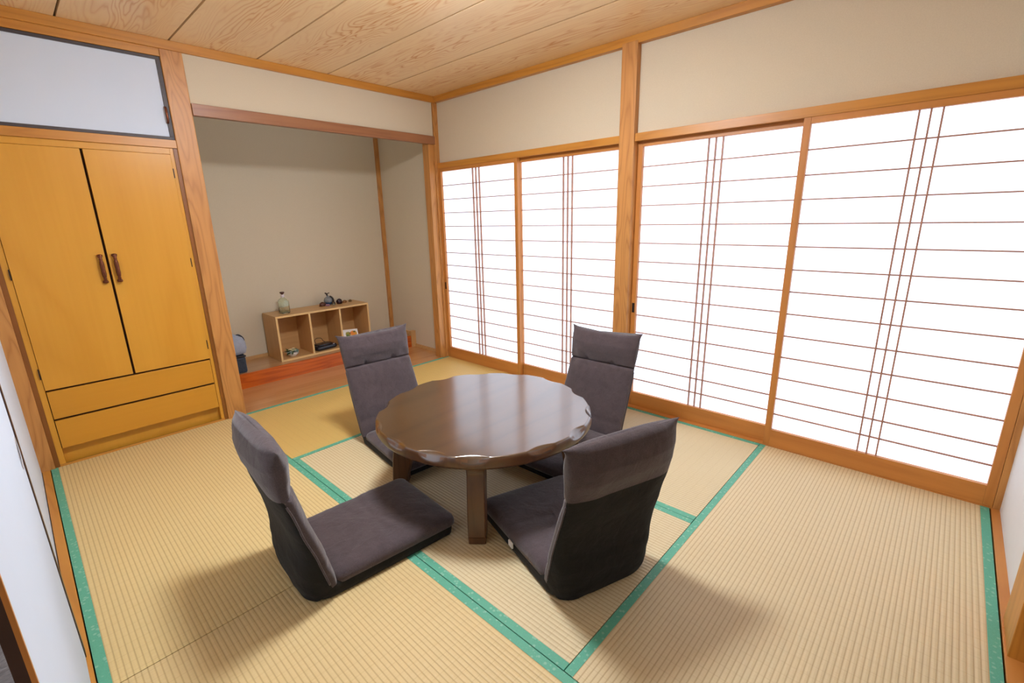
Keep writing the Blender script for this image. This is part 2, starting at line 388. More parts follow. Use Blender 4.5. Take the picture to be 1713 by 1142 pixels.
# kamoi: face strip plus grooves
for i, (a, b) in enumerate(((-1.752, -.012), (-3.608, -1.852))):
    struct('trim_%d' % (12+i), boxes((0, .012, a, b, 1.652, 1.695), (.012, .10, a, b, 1.668, 1.695), (.034, .038, a, b, 1.652, 1.668), (.072, .10, a, b, 1.652, 1.668)), 'trim_y', .001,
           ('head rail over the left pair of shoji screens', 'head rail over the right pair of shoji screens')[i], 'rail')
struct('trim_14', boxes((.0, .10, -3.608, -.012, -.05, .0035)), 'frame_y', .001, 'door sill under the shoji screens', 'sill')
struct('trim_15', boxes((-2.732, -2.702, -3.60, -.012, -.05, .001)), 'trim_y', .001, 'wooden sill along the left sliding doors', 'sill')
struct('trim_16', boxes((-.80, 0, -3.63, -3.603, -.05, .003)), 'frame_x', .001, 'wooden floor strip below the pale front wall', 'sill')
struct('trim_17', boxes((-.925, -.752, -3.735, -3.608, -.02, 1.80)), 'trim_z', .002, 'wooden door post at the right edge of the photo', 'post')
struct('trim_18', boxes((-2.76, -.80, -3.735, -3.603, -.05, .002)), 'frame_x', .001, 'threshold board of the doorway', 'threshold')
struct('trim_19', boxes((-2.76, -2.70, -3.735, -3.612, -.02, 1.80), (-2.70, -.752, -3.735, -3.612, 1.80, 1.84)), 'trim_z', .002, 'other jamb and head of the doorway', 'post')
struct('trim_20', boxes((-2.775, -2.70, -3.60, -.012, 1.66, 1.70)), 'trim_y', .001, 'head rail over the left sliding doors', 'rail')
struct('trim_21', boxes((-.012, .022, .90, .93, .118, 2.45)), 'pillar_z', .002, 'slim dark strip in the back corner of the alcove', 'corner strip')
# wood beside the closet
struct('trim_22', boxes((-2.681, -1.852, -.010, .05, 1.655, 1.698)), 'trim_x', .001, 'rail between closet and overhead doors', 'rail')
struct('trim_23', boxes((-2.681, -1.852, -.010, .05, 2.119, 2.157)), 'trim_x', .001, 'rail above the overhead doors', 'rail')
struct('trim_24', boxes((-2.681, -2.661, -.004, .05, 0, 1.655), (-1.872, -1.852, -.004, .05, 0, 1.655)), 'jamb', .001, 'dark jamb strips at the closet sides', 'jamb')

# alcove floor
struct('trim_25', boxes((-1.745, .02, .002, .53, -.05, .002)), 'plank', .001, 'low wooden floor board in front of the alcove platform', 'floor board')
struct('trim_26', boxes((-1.80, -.028, .53, .548, -.002, .118)), 'kerb', .002, 'glossy red-brown front board of the alcove platform', 'platform front')
struct('trim_27', boxes((-1.80, .022, .548, .93, .09, .1175)), 'platform', .001, 'alcove platform top', 'platform')
struct('trim_28', boxes((-.028, .0225, .518, .56, .0, .166)), 'shelf_z', .002, 'small wooden end block of the alcove platform', 'end block')
struct('baseboard_alcove_right', boxes((.008, .0225, .08, .518, 0, .032), (.004, .0225, .56, .90, .118, .150)), 'shelf_x', .001, 'thin skirting on the right wall of the alcove', 'skirting')
struct('baseboard_alcove_back', boxes((-1.80, -.012, .917, .93, .118, .146)), 'shelf_x', .001, 'thin skirting on the back wall of the alcove', 'skirting')
struct('trim_29', boxes((-.06, -.0, -.0125, .002, -.01, .004)), 'frame_x', .001, 'small packing strip at the corner pillar foot', 'strip')

# ------------------------------------------------------------------ tatami mats (floor level z = 0)
def tatami(x0, x1, y0, y1, along, mat, label):
    cx, cy = (x0+x1)/2, (y0+y1)/2; g = .0014
    r = thing('tatami_mat', label, 'tatami mat', (cx, cy, -.05), 0, 'six tatami mats')
    a, b, c, d = x0+g-cx, x1-g-cx, y0+g-cy, y1-g-cy; h = .028
    if along == 'y':
        link('rush_surface', boxes((a+h, b-h, c, d, 0, .05)), mat, r)
        for p in ((a, a+h), (b-h, b)): link('cloth_border', boxes((p[0], p[1], c, d, 0, .0508)), 'heri', r, bevel=.0006)
    else:
        link('rush_surface', boxes((a, b, c+h, d-h, 0, .05)), mat, r)
        for p in ((c, c+h), (d-h, d)): link('cloth_border', boxes((a, b, p[0], p[1], 0, .0508)), 'heri', r, bevel=.0006)
tatami(-2.7, -1.8, -1.8, 0, 'y', 'tatami_left', 'tatami mat in front of the yellow closet')
tatami(-2.7, -1.8, -3.6, -1.8, 'y', 'tatami_near', 'tatami mat in the near left corner, behind the left front chair')
tatami(-1.8, 0, -.9, 0, 'x', 'tatami_back', 'tatami mat with painted golden sheen along the alcove')
tatami(-1.8, -.9, -2.7, -.9, 'y', 'tatami_y', 'tatami mat under the middle of the round table')
tatami(-.9, 0, -2.7, -.9, 'y', 'tatami_y', 'tatami mat by the shoji under the far right chair')
tatami(-1.8, 0, -3.6, -2.7, 'x', 'tatami_x', 'wide bare tatami mat at the right, by the pale wall')

# ------------------------------------------------------------------ shoji
ZB = [1.51, 1.398, 1.288, 1.176, 1.066, .953, .843, .73, .614, .5, .385, .27, .181]
def shoji(n, y0, y1, xf, pull, label):
    """y0 < y1, xf = front face"""
    r = thing('window_%d' % n, label, 'shoji screen', (xf, (y0+y1)/2, 0.004)); r['kind'] = 'structure'
    D = .030; c = (y0+y1)/2; a, b = y0-c, y1-c; z0, z1 = 0.0, 1.658; st = .031
    link('stile', boxes((0, D, a, a+st, z0, z1)), 'frame_z', r, bevel=.0015)
    link('stile', boxes((0, D, b-st, b, z0, z1)), 'frame_z', r, bevel=.0015)
    link('top_rail', boxes((0, D, a+st, b-st, 1.620, z1)), 'frame_y', r, bevel=.001)
    link('bottom_rail', boxes((0, D, a+st, b-st, z0, .092)), 'frame_y', r, bevel=.001)
    bm = bmesh.new()
    for z in ZB: box(bm, .012, .0215, a+st, b-st, z-.0045, z+.0010)
    for k in (-1, 0, 1):
        y = k*.037; box(bm, .008, .0215, y-.003, y+.003, .092, 1.620)
    link('lattice', bm, 'lattice', r)
    link('paper', boxes((.0217, .0225, a+st-.004, b-st+.004, .088, 1.624)), 'paper', r)
    if pull:
        y = (a+st/2) if pull < 0 else (b-st/2)
        link('finger_pull', boxes((-.0012, .004, y-.0085, y+.0085, .628, .69)), 'black_iron', r, bevel=.001)
    return r
shoji(1, -.915, -.0125, .004, 1, 'shoji screen next to the alcove corner pillar')
shoji(2, -1.785, -.88, .040, 0, 'shoji screen left of the middle pillar')
shoji(3, -2.748, -1.853, .040, 1, 'shoji screen right of the middle pillar')
shoji(4, -3.607, -2.712, .004, 0, 'largest-looking shoji screen at the right edge')

# ------------------------------------------------------------------ sliding doors on the left wall
r = thing('door_1', 'white sliding door with dark edge and round metal pull at the left', 'sliding door', (-2.7175, -2.11, .002)); r['kind'] = 'structure'
link('door_panel', boxes((-.008, .005, -.48, .49, .0, 1.66)), 'fusuma', r)
link('edge_stile', boxes((-.010, .0075, .486, .520, 0, 1.66)), 'brown_stile', r, bevel=.001)
link('edge_stile', boxes((.002, .0068, -.487, -.48, 0, 1.66)), 'frame_z', r)
link('edge_stile', boxes((-.010, .002, -.486, -.48, 0, 1.66)), 'brown_stile', r)
bm = bmesh.new()
rings(bm, [[(x, .440 + rr*.95*math.cos(2*math.pi*i/28), .685 + rr*math.sin(2*math.pi*i/28)) for i in range(28)] for rr, x in ((.043, .005), (.043, .0062), (.037, .0066), (.034, .0048), (.033, .0045))])
link('finger_pull', bm, 'led', r, smooth=False)

# ------------------------------------------------------------------ closet
r = thing('closet', 'yellow-brown built-in closet with two tall doors and two drawers', 'closet', (-2.266, 0, 0))
def cx(v): return v + 2.266
bm = boxes((cx(-2.661), cx(-2.637), .0, .12, 0, 1.655), (cx(-1.889), cx(-1.872), 0, .12, 0, 1.655), (cx(-2.637), cx(-1.889), .0, .12, 1.622, 1.655),
           (cx(-2.637), cx(-1.889), .034, .12, .0, .10), (cx(-2.637), cx(-1.889), .10, .12, .1, 1.622))
link('cabinet_body', bm, 'closet_z', r, bevel=.001)
link('skirting_board', boxes((cx(-2.661), cx(-1.872), -.004, .0, 0, .012)), 'trim_x', r)
link('dark_gap', boxes((cx(-2.6365), cx(-1.8895), .013, .09, .094, 1.620)), 'dark', r)  # dark block behind the fronts paints the shade in their grooves
for (a, b, h) in ((-2.636, -2.274, 1), (-2.263, -1.890, -1)):
    d = link('closet_door', boxes((cx(a), cx(b), -.006, .012, .424, 1.6205)), 'closet_z', r, bevel=.0015)
    hx = -2.297 if h == 1 else -2.237
    bm = bmesh.new()
    pr = [(.0001, .942), (.011, .944), (.013, .951), (.010, .958), (.0065, .962), (.0085, .967), (.0065, .973), (.009, .979), (.0105, .995), (.0095, 1.018), (.0105, 1.041), (.009, 1.057), (.0065, 1.063), (.0085, 1.069), (.0065, 1.075), (.010, 1.080), (.013, 1.087), (.011, 1.094), (.0001, 1.096)]
    rings(bm, [[(cx(hx) + q*math.cos(2*math.pi*i/14), -.024 + (.0 if .96 < z < 1.078 else .008) + q*math.sin(2*math.pi*i/14), z) for i in range(14)] for q, z in pr])
    link('handle', bm, 'handle', d, smooth=True)
    for z0, z1 in ((1.495, 1.546), (.994, 1.046), (.486, .542)):
        xh = -2.640 if h == 1 else -1.890
        link('hinge', boxes((cx(xh)-.0022, cx(xh)+.0022, -.0085, -.004, z0, z1)), 'black_iron', d)
ends = (cx(-2.634), cx(-1.892))
link('drawer', boxes((*ends, -.006, .012, .264, .414)), 'closet_x', r, bevel=.0015)
link('drawer', boxes((*ends, -.006, .012, .098, .253)), 'closet_x', r, bevel=.0015)

r = thing('overhead_cupboard', 'white overhead cupboard door in a dark frame above the closet', 'cupboard', (-2.266, .0, 1.698))
fr = boxes((cx(-2.68), cx(-1.853), -.004, .012, 0.001, .017), (cx(-2.68), cx(-1.853), -.004, .012, .404, .420), (cx(-1.874), cx(-1.853), -.004, .012, .017, .404), (cx(-2.68), cx(-2.664), -.004, .012, .017, .404))
link('door_frame', fr, 'fusuma_frame', r, bevel=.001)
link('door_panel', boxes((cx(-2.664), cx(-1.869), .0, .012, .017, .404)), 'fusuma', r)
bm = bmesh.new(); tube(bm, smoothpts([(cx(-1.872), -.002, .088), (cx(-1.872), -.014, .096), (cx(-1.872), -.018, .128), (cx(-1.872), -.014, .160), (cx(-1.872), -.002, .168)], 4), .006, 10)
link('handle', bm, 'handle', r, smooth=True)

# ------------------------------------------------------------------ ceiling lamp (just above the frame)
r = thing('ceiling_lamp', 'flat round ceiling lamp over the low table', 'lamp', (-1.47, -1.83, CH))
link('lamp_base', lathe([(.001, 0), (.06, 0), (.06, -.03), (.001, -.03)], 32), 'white', r, smooth=False)
link('lamp_shade', lathe([(.001, -.028), (.175, -.028), (.185, -.040), (.188, -.062), (.18, -.080), (.15, -.092), (.09, -.098), (.001, -.1)], 48), 'lamp', r, smooth=True)

r = thing('ceiling_lamp', 'added unseen lamp brightening the next room beyond the white sliding door', 'lamp', (-3.7, -1.6, CH))  # unseen lamp, added to brighten the carpet behind the sliding door
link('lamp_base', lathe([(.001, 0), (.06, 0), (.06, -.03), (.001, -.03)], 32), 'white', r)
link('lamp_shade', lathe([(.001, -.028), (.24, -.028), (.25, -.05), (.22, -.075), (.001, -.08)], 32), 'lamp', r, smooth=True)

# ------------------------------------------------------------------ table
TC = Vector((-1.258, -1.836)); TR = .487; TZ = .392
tb = thing('low_table', 'round dark brown low table with scalloped edge', 'table', (TC.x, TC.y, .001))
notches = [-139, -107, -82, -56, -29, -2, 26, 50, 75, 102, 130, 155, 179, -158]
def nd(a):
    m = 0
    for k in notches:
        d = (math.degrees(a) - k + 180) % 360 - 180
        h = 7.4
        if abs(d) < h: m = max(m, (1 - (d/h)**2)*(.65 + .35*math.sin(k*1.7)**2))
    return m
N = 720; A = [2*math.pi*i/N for i in range(N)]
def ring(f, z): return [(f(a)*math.cos(a), f(a)*math.sin(a), z(a) if callable(z) else z) for a in A]
wob = lambda a: TR + .003*math.sin(5*a+1) + .002*math.sin(3*a)
bm = bmesh.new()
R = [ring(lambda a: .30, TZ), ring(lambda a: .42, TZ), ring(lambda a: wob(a)-.010-.022*nd(a), TZ), ring(lambda a: wob(a)-.0065-.019*nd(a), lambda a: TZ-.0012-.003*nd(a)),
     ring(lambda a: wob(a)-.003-.0125*nd(a), lambda a: TZ-.005-.008*nd(a)), ring(lambda a: wob(a)-.0008-.006*nd(a), lambda a: TZ-.011-.014*nd(a)),
     ring(lambda a: wob(a), lambda a: TZ-.015-.016*nd(a)), ring(lambda a: wob(a)+.001, lambda a: TZ-.038), ring(lambda a: wob(a)-.006, TZ-.050), ring(lambda a: wob(a)-.05, TZ-.052), ring(lambda a: .1, TZ-.052)]
rings(bm, R)
o = link('tabletop', bm, 'table', tb, smooth=True)
# flatten shading of the top face by marking sharp angles
o.data.materials.append(M['table_leg'])
for p in o.data.polygons:
    p.use_smooth = abs(p.normal.z) < .995
    if p.normal.z < .55: p.material_index = 1
for ang in (-139.4, 130.6, 40.6, -49.4):
    ca, sa = math.cos(rad(ang)), math.sin(rad(ang))
    prof = [(-.002, .455, .385), (.03, .457, .386), (.032, .455, .385), (.08, .452, .372), (.14, .447, .36), (.20, .437, .35), (.25, .425, .335), (.285, .418, .32), (.31, .425, .31), (.325, .437, .30), (TZ-.05, .442, .29)]
    def leg_ring(z, ro, ri, w):
        c = .004
        pts = [(ro, -w+c), (ro, w-c), (ro-c, w), (ri+c, w), (ri, w-c), (ri, -w+c), (ri+c, -w), (ro-c, -w)]
        return [(p*ca - q*sa, p*sa + q*ca, z) for p, q in pts]
    sp = smoothpts([(z, a, b) for z, a, b in prof[2:]], 4)
    bm = bmesh.new(); rings(bm, [leg_ring(p.x, p.y, p.z, .035 + .004*max(0, (p.x-.28)/.1)) for p in sp])
    lg = link('leg', bm, 'table_leg', tb)
    bm = bmesh.new(); rings(bm, [leg_ring(.0012, .454, .386, .034), leg_ring(.0305, .456, .385, .035)])
    link('foot_pad', bm, 'table_leg', lg)

# ------------------------------------------------------------------ legless floor chairs
def sg(x, p): return math.copysign(abs(x)**p, x)
def interp(tab, v):
    for a, b in zip(tab, tab[1:]):
        if v <= b[0]:
            t = (v-a[0])/(b[0]-a[0]); t = t*t*(3-2*t)*.5 + t*.5
            return [p+(q-p)*t for p, q in zip(a[1:], b[1:])]
    return tab[-1][1:]

def chair(name_label, loc, heading, lean=0.0, seed=0, side_tag=0, dip=.009, bulge=0.0):
    r = thing('floor_chair', name_label, 'floor chair', (loc[0], loc[1], 0), heading, 'four floor chairs around the round table')
    # ---- back: v -> (s, z), half thickness, half width
    tab = [(0, -.050, .045, .026, .203), (.05, -.062, .070, .034, .206), (.2, -.103, .178, .036, .208), (.4, -.155, .300, .034, .206), (.55, -.190, .385, .032, .203), (.63, -.205, .425, .031, .203),
           (.72, -.216, .474, .042, .206), (.82, -.224, .524, .045, .209), (.91, -.232, .562, .038, .212), (.96, -.236, .582, .031, .214), (.985, -.238, .592, .020, .215), (1.0, -.239, .596, .008, .215)]
    NV, NT_ = 84, 96
    def P(v):
        s, z, t, w = interp(tab, v); k = lean*(z/.6); return Vector((s - k, z)), t, w
    grid = []
    for iv in range(NV+1):
        v = iv/NV; c, t, w = P(v); c2, _, _ = P(min(1, v+.02)); c1, _, _ = P(max(0, v-.02))
        T = (c2-c1).normalized(); nrm = Vector((T.y, -T.x))      # forward-facing normal
        row = []
        for it in range(NT_):
            th = 2*math.pi*it/NT_; cu, su = math.cos(th), math.sin(th)
            u = sg(cu, .42); d = sg(su, .5)
            y = w*u
            th_eff = t * (1 - .25*abs(u)**4)
            pin = max(0, (v-.84)/.16)
            th_eff *= 1 - pin*.6*abs(u)**8
            off = d*th_eff
            zz = Vector((0, 0))
            # top corners pulled up and out into ears, middle of the top sagging
            ear = max(0, (v-.88)/.12)**1.6
            up_ = ear*(dip*abs(u)**6 - .006*(1-u*u)*(1 if dip > .01 else -1))
            y += math.copysign(.012*max(0, (v-.93)/.07)**2*abs(u)**8, u) if abs(u) > .01 else 0
            if su > 0:     # front face
                cr = math.exp(-((v-.615)/.009)**2)*.019 * (1-.25*abs(u)**8)
                tuck = sum(math.exp(-((u-k)/.06)**2 - ((v-.635)/.028)**2)*.024 for k in (-.42, .42))
                wr = math.exp(-((v-.13)/.012)**2)*.004
                wave = .0045*math.sin(13*u + seed)*math.exp(-((v-.56)/.05)**2) + .003*math.sin(17*u+seed*2)*math.exp(-((v-.68)/.03)**2) + .002*noise.noise((y*14+seed, v*9, seed))
                off += -(cr+tuck+wr) + wave
                off += .012*math.exp(-((v-.50)/.12)**2)*(1-u*u) + .010*math.exp(-((v-.78)/.09)**2)*(1-u*u)
            else:
                off += .004*noise.noise((y*12, v*7+seed, 3+seed))
                off -= bulge*math.exp(-((v-.80)/.09)**2)*(1-u*u)
            q = c + nrm*off + T*up_
            if su < 0 and v < .42:      # black cover sweeps down to the floor behind the seat
                f = 1 - v/.42; f = f*f*(3-2*f)
                zs = .003 + v*.55
                sk = Vector((-.128 - .042*math.sin(min(1, v/.30)*math.pi*.5) - lean*.6*v + .004*noise.noise((y*16, v*20, seed)), zs))
                e = min(1, -su*1.6); e = e*e*(3-2*e)
                g_ = f*e
                q = q*(1-g_) + sk*g_ + Vector((.05*abs(u)**6*g_, 0))
                y *= 1 - .03*g_
            row.append((q.x, y, q.y))
        grid.append(row)
    def sub(test, caps=()):
        bm = bmesh.new(); vv = {}
        def V(i, j):
            j %= NT_
            if (i, j) not in vv: vv[i, j] = bm.verts.new(grid[i][j])
            return vv[i, j]
        for i in range(NV):
            for j in range(NT_):
                if test((i+.5)/NV, math.sin(2*math.pi*(j+.5)/NT_)): bm.faces.new((V(i, j), V(i, j+1), V(i+1, j+1), V(i+1, j)))
        for k in caps: bm.faces.new([V(k, j) for j in range(NT_)])
        return bm
    blk = lambda v, su: su < -.05 and v < .62
    back = link('backrest', sub(lambda v, su: not blk(v, su), (NV,)), 'chair_fabric', r, smooth=True)
    link('back_cover', sub(blk), 'chair_black', back, smooth=True)['label'] = 'black lower rear cover of the backrest'
    # piping along the joint
    j0 = int(NT_/2)+1; j1 = NT_-1
    for j in (j0, j1):
        bm = bmesh.new(); tube(bm, [grid[i][j] for i in range(3, int(NV*.60)+1, 2)], .0035, 6)
        link('piping', bm, 'chair_fabric', back, smooth=True)
    # ---- seat cushion and black base, plan is a rounded rectangle
    def plan(s0, s1, w0, w1, rr0, rr1, n=12):
        out = []
        for (cxs, cys, a0, rr, ww) in ((s1, 1, 0, rr1, w1), (s0, 1, 90, rr0, w0), (s0, -1, 180, rr0, w0), (s1, -1, 270, rr1, w1)):
            bx = cxs - rr if cxs == s1 else cxs + rr; by = cys*(ww - rr)
            for k in range(n+1):
                a = rad(a0 + 90*k/n); out.append((bx + rr*math.cos(a), by + rr*math.sin(a)))
        # densify long sides
        res = []
        for i, p in enumerate(out):
            q = out[(i+1) % len(out)]; res.append(p); L = math.hypot(q[0]-p[0], q[1]-p[1]); m = int(L/.015)
            for k in range(1, m): res.append((p[0]+(q[0]-p[0])*k/m, p[1]+(q[1]-p[1])*k/m))
        return res
    def inset(pl, d, c):
        return [(c[0] + (x-c[0])*(1-d/.24), c[1] + (y-c[1])*(1-d/.21)) for x, y in pl]
    base = plan(-.118, .447, .203, .215, .08, .03); cb = (.17, 0)
    rear = lambda x: max(0, min(1, (-x-.01)/.10))
    def bz(z): return lambda x: z*(1 + .1*rear(x)) if z > .02 else z
    prof = [(.012, .0006), (.002, .006), (0, .022), (.0, .038), (.004, .048), (.012, .053), (.04, .055), (.12, .056), (.2, .056)]
    bm = bmesh.new(); rs = []
    for d, z in prof:
        rs.append([(x - .045*rear(x)*(z/.055)**1.0*0 , y*(1-.0*rear(x)), bz(z)(x) + (.0015*noise.noise((x*30, y*30, z*40+seed)) if z > .01 else 0)) for x, y in inset(base, d, cb)])
    rings(bm, rs)
    bs = link('base_cover', bm, 'chair_black', r, smooth=True); bs['label'] = 'black cloth underside of the seat'
    cush = plan(-.035, .460, .203, .218, .03, .035); cc = (.215, 0)
    bm = bmesh.new(); rs = []
    for d, z in [(.006, .036), (.0, .044), (.0, .058), (.004, .070), (.012, .077), (.025, .081), (.05, .083), (.08, .084), (.11, .0845), (.14, .0845), (.17, .0845), (.20, .0845)]:
        row = []
        for x, y in inset(cush, d, cc):
            zz = z
            if z > .075:
                zz += .004*noise.noise((x*9+seed, y*9, seed)) - .006*math.exp(-((x-.215)/.02)**2)*.5 + .0025*noise.noise((x*40+seed, y*12, 0))
                zz -= .005*max(0, (x-.38)/.09)
            row.append((x, y, zz))
        rs.append(row)
    rings(bm, rs)
    link('seat_cushion', bm, 'chair_fabric', r, smooth=True)
    if side_tag:
        yy = side_tag*.2165
        link('care_label', boxes((.165, .195, min(yy, yy-side_tag*.002), max(yy, yy+side_tag*.0035), .030, .052)), 'label', r)['label'] = 'small white care label'
    return r
def H(x, y): return math.atan2(y, x)
chair('dark grey-brown floor chair at the left front of the table, side view, near the closet', (-2.045, -1.765), rad(-4), -.08, 1.0, dip=-.004, bulge=.006)
chair('dark grey-brown floor chair at the far left of the table, in front of the shelf', (-1.255, -1.09), H(-.10, -1), 0.0, 2.2, dip=.016)
chair('dark grey-brown floor chair at the far right, in front of the shoji pillar', (-.615, -1.935), H(-1, -.03), 0.0, 3.4, side_tag=1, dip=.016)
chair('dark grey-brown floor chair at the right front, its black back to the camera', (-1.405, -2.505), H(.33, .94), -.06, 4.1, side_tag=1, bulge=.008, dip=.002)

# ------------------------------------------------------------------ shelf in the alcove and what stands on it
SX0, SX1, SY0, SY1, SZ0, SZ1 = -1.248, -.412, .620, .905, .1178, .500
r = thing('cube_shelf', 'light wooden three-cube shelf lying on the alcove platform', 'shelf', ((SX0+SX1)/2, (SY0+SY1)/2, SZ0))
def sh(name, x0, x1, y0, y1, z0, z1, mat):
    c = ((SX0+SX1)/2, (SY0+SY1)/2)
    o = link(name, boxes((x0-c[0], x1-c[0], y0+.001-c[1], y1-c[1], z0-SZ0, z1-SZ0)), mat, r)
    link('edge_band', boxes((x0-c[0], x1-c[0], y0-c[1], y0+.001-c[1], z0-SZ0, z1-SZ0)), 'shelf_edge', o)
T = .015
sh('side_panel', SX0, SX0+T, SY0, SY1, SZ0, SZ1-T, 'shelf_z'); sh('side_panel', SX1-T, SX1, SY0, SY1, SZ0, SZ1-T, 'shelf_z')
sh('top_panel', SX0, SX1, SY0, SY1, SZ1-T, SZ1, 'shelf_x'); sh('bottom_panel', SX0+T, SX1-T, SY0, SY1, SZ0, SZ0+T, 'shelf_x')
D1, D2 = -.970, -.696
sh('divider', D1-T/2, D1+T/2, SY0+.002, SY1-.01, SZ0+T, SZ1-T, 'shelf_z'); sh('divider', D2-T/2, D2+T/2, SY0+.002, SY1-.01, SZ0+T, SZ1-T, 'shelf_z')
c = ((SX0+SX1)/2, (SY0+SY1)/2)
link('back_panel', boxes((SX0+T-c[0], SX1-T-c[0], SY1-.008-c[1], SY1-.002-c[1], T, SZ1-SZ0-T)), 'shelf_x', r)
ZT = SZ1 + .0002; ZI = SZ0 + T + .0002

# glass bottle: rounded square body
r = thing('glass_bottle', 'clear pale-green square bottle with dark stopper on the shelf', 'bottle', (-1.125, .735, ZT), rad(12))
bm = bmesh.new()
def sq(rr, z, p=.45, n=32): return [(rr*sg(math.cos(2*math.pi*i/n), p), rr*sg(math.sin(2*math.pi*i/n), p), z) for i in range(n)]
rings(bm, [sq(.030, 0), sq(.035, .003), sq(.036, .01), sq(.036, .095), sq(.034, .108, .5), sq(.026, .122, .7), sq(.015, .130, 1), sq(.0115, .135, 1), sq(.0115, .152, 1), sq(.009, .152, 1), sq(.009, .134, 1), sq(.013, .128, 1), sq(.024, .119, .7), sq(.0315, .106, .5), sq(.0335, .095), sq(.0335, .012), sq(.030, .007)])
link('bottle_body', bm, 'glass', r, smooth=True)
link('neck_seal', lathe([(.0118, .135), (.0132, .136), (.0132, .158), (.0118, .159)], 24), 'wrap', r, smooth=True)
link('stopper', lathe([(.0085, .1525), (.0088, .160), (.010, .164), (.018, .172), (.019, .178), (.013, .181), (.001, .180)], 24), 'cork', r, smooth=True)

# round pitcher-shaped vase
r = thing('round_vase', 'small round dark vase with blue base and ring handle on the shelf', 'vase', (-.700, .815, ZT), rad(-20))
def prof(rs_, z0, z1, n=10, rx=.037, rz=.039, zc=.038):
    return [(max(.0005, rx*math.sqrt(max(0, 1-((z-zc)/rz)**2))), z) for z in [z0+(z1-z0)*i/n for i in range(n+1)]]
link('lower_body', lathe([(.018, 0)] + prof(0, .003, .027, 8), 32), 'vase_blue', r, smooth=True)
link('upper_body', lathe(prof(0, .0271, .072, 12) + [(.010, .078), (.007, .088)], 32), 'vase_grey', r, smooth=True)
bm = bmesh.new(); tube(bm, [(.005 + .039*math.cos(rad(a)), .0, .038 + .041*math.sin(rad(a))) for a in range(-62, 75, 8)], .009, 10)
link('side_band', bm, 'vase_dark', r, smooth=True)
bm = bmesh.new(); tube(bm, smoothpts([(-.004, 0, .085), (-.006, 0, .098), (-.014, 0, .108), (-.022, 0, .107)], 4), [.007]*13, 8); tube(bm, smoothpts([(-.006, 0, .100), (.006, 0, .107), (.018, 0, .109)], 4), .004, 8)
link('spout', bm, 'vase_dark', r, smooth=True)

def rock(rx, ry, rz, seed, rough=.25, flat=True):
    bm = bmesh.new(); bmesh.ops.create_icosphere(bm, subdivisions=3, radius=1)
    for v in bm.verts:
        k = 1 + rough*noise.noise(v.co*1.8 + Vector((seed, seed*2, 0)))
        v.co = Vector((v.co.x*rx*k, v.co.y*ry*k, v.co.z*rz*k))
    mz = min(v.co.z for v in bm.verts)*.55
    for v in bm.verts: v.co.z = max(v.co.z, mz) - mz
    return bm
o = put(link('mineral_stone', rock(.030, .022, .024, 1.0), 'stone_brown', smooth=True), (-.765, .795, ZT)); tag(o, 'red-brown rough stone left of the round vase', 'stone')
o = put(link('mineral_stone', rock(.018, .014, .012, 2.3, .6), 'stone_pink', smooth=False), (-.735, .760, ZT)); tag(o, 'pinkish crystal stone in front of the round vase', 'stone')
o = put(link('mineral_stone', rock(.027, .02, .032, 3.7, .2), 'stone_purple', smooth=True), (-.610, .785, ZT)); tag(o, 'dark purple dome-shaped stone on the shelf', 'stone')
r = thing('glass_vial', 'tiny grey-blue glass vial right of the round vase', 'vial', (-.668, .775, ZT))
link('vial_body', lathe([(.010, 0), (.012, .003), (.0125, .022), (.009, .028), (.0055, .031), (.0055, .038)], 20), 'glass_blue', r, smooth=True)
link('vial_cap', lathe([(.0055, .0382), (.0075, .039), (.0075, .046), (.001, .047)], 20), 'vase_dark', r, smooth=True)
def cowrie(seed):
    bm = bmesh.new(); bmesh.ops.create_uvsphere(bm, u_segments=24, v_segments=14, radius=1)
    for v in bm.verts:
        t_ = v.co.x; v.co = Vector((t_*.022, v.co.y*.016*(1-.2*t_), max(v.co.z, -.45)*.016))
        v.co.z += .0072 + .0008*math.sin(t_*18)
    return bm
o = put(link('sea_shell', cowrie(1), 'shell', smooth=True), (-.545, .810, ZT)); tag(o, 'tan ribbed shell beside the dark purple stone', 'shell')
o = put(link('sea_shell', cowrie(2), 'shell_dark', smooth=True), (-.480, .825, ZT), rad(30)); o.scale = (.85,)*3; tag(o, 'smaller olive-brown shell at the right end of the shelf top', 'shell')

# flower bowl in left cube
r = thing('flower_bowl', 'white bowl of cream flowers and green leaves in the left cube', 'flower arrangement', (-1.125, .695, ZI))
link('bowl', lathe([(.001, 0), (.026, 0), (.028, .004), (.044, .018), (.050, .036), (.048, .038), (.042, .024), (.024, .010), (.001, .009)], 36), 'bowl', r, smooth=True)
random.seed(5)
def leaf(bm, p, d, L, w, droop):
    p = Vector(p); d = Vector(d).normalized(); side = d.cross(Vector((0, 0, 1)))
    side = side.normalized() if side.length > .01 else Vector((1, 0, 0)); prev = None
    for k in range(7):
        t_ = k/6; c_ = p + d*L*t_ - Vector((0, 0, 1))*droop*t_*t_*L
        ww = w*math.sin(math.pi*min(.97, t_*.9+.08)); nn = Vector((0, 0, .0012))
        cur = [bm.verts.new(c_+side*ww), bm.verts.new(c_+nn*2), bm.verts.new(c_-side*ww), bm.verts.new(c_-nn)]
        if prev:
            for i in range(4): bm.faces.new((prev[i], prev[(i+1) % 4], cur[(i+1) % 4], cur[i]))
        prev = cur
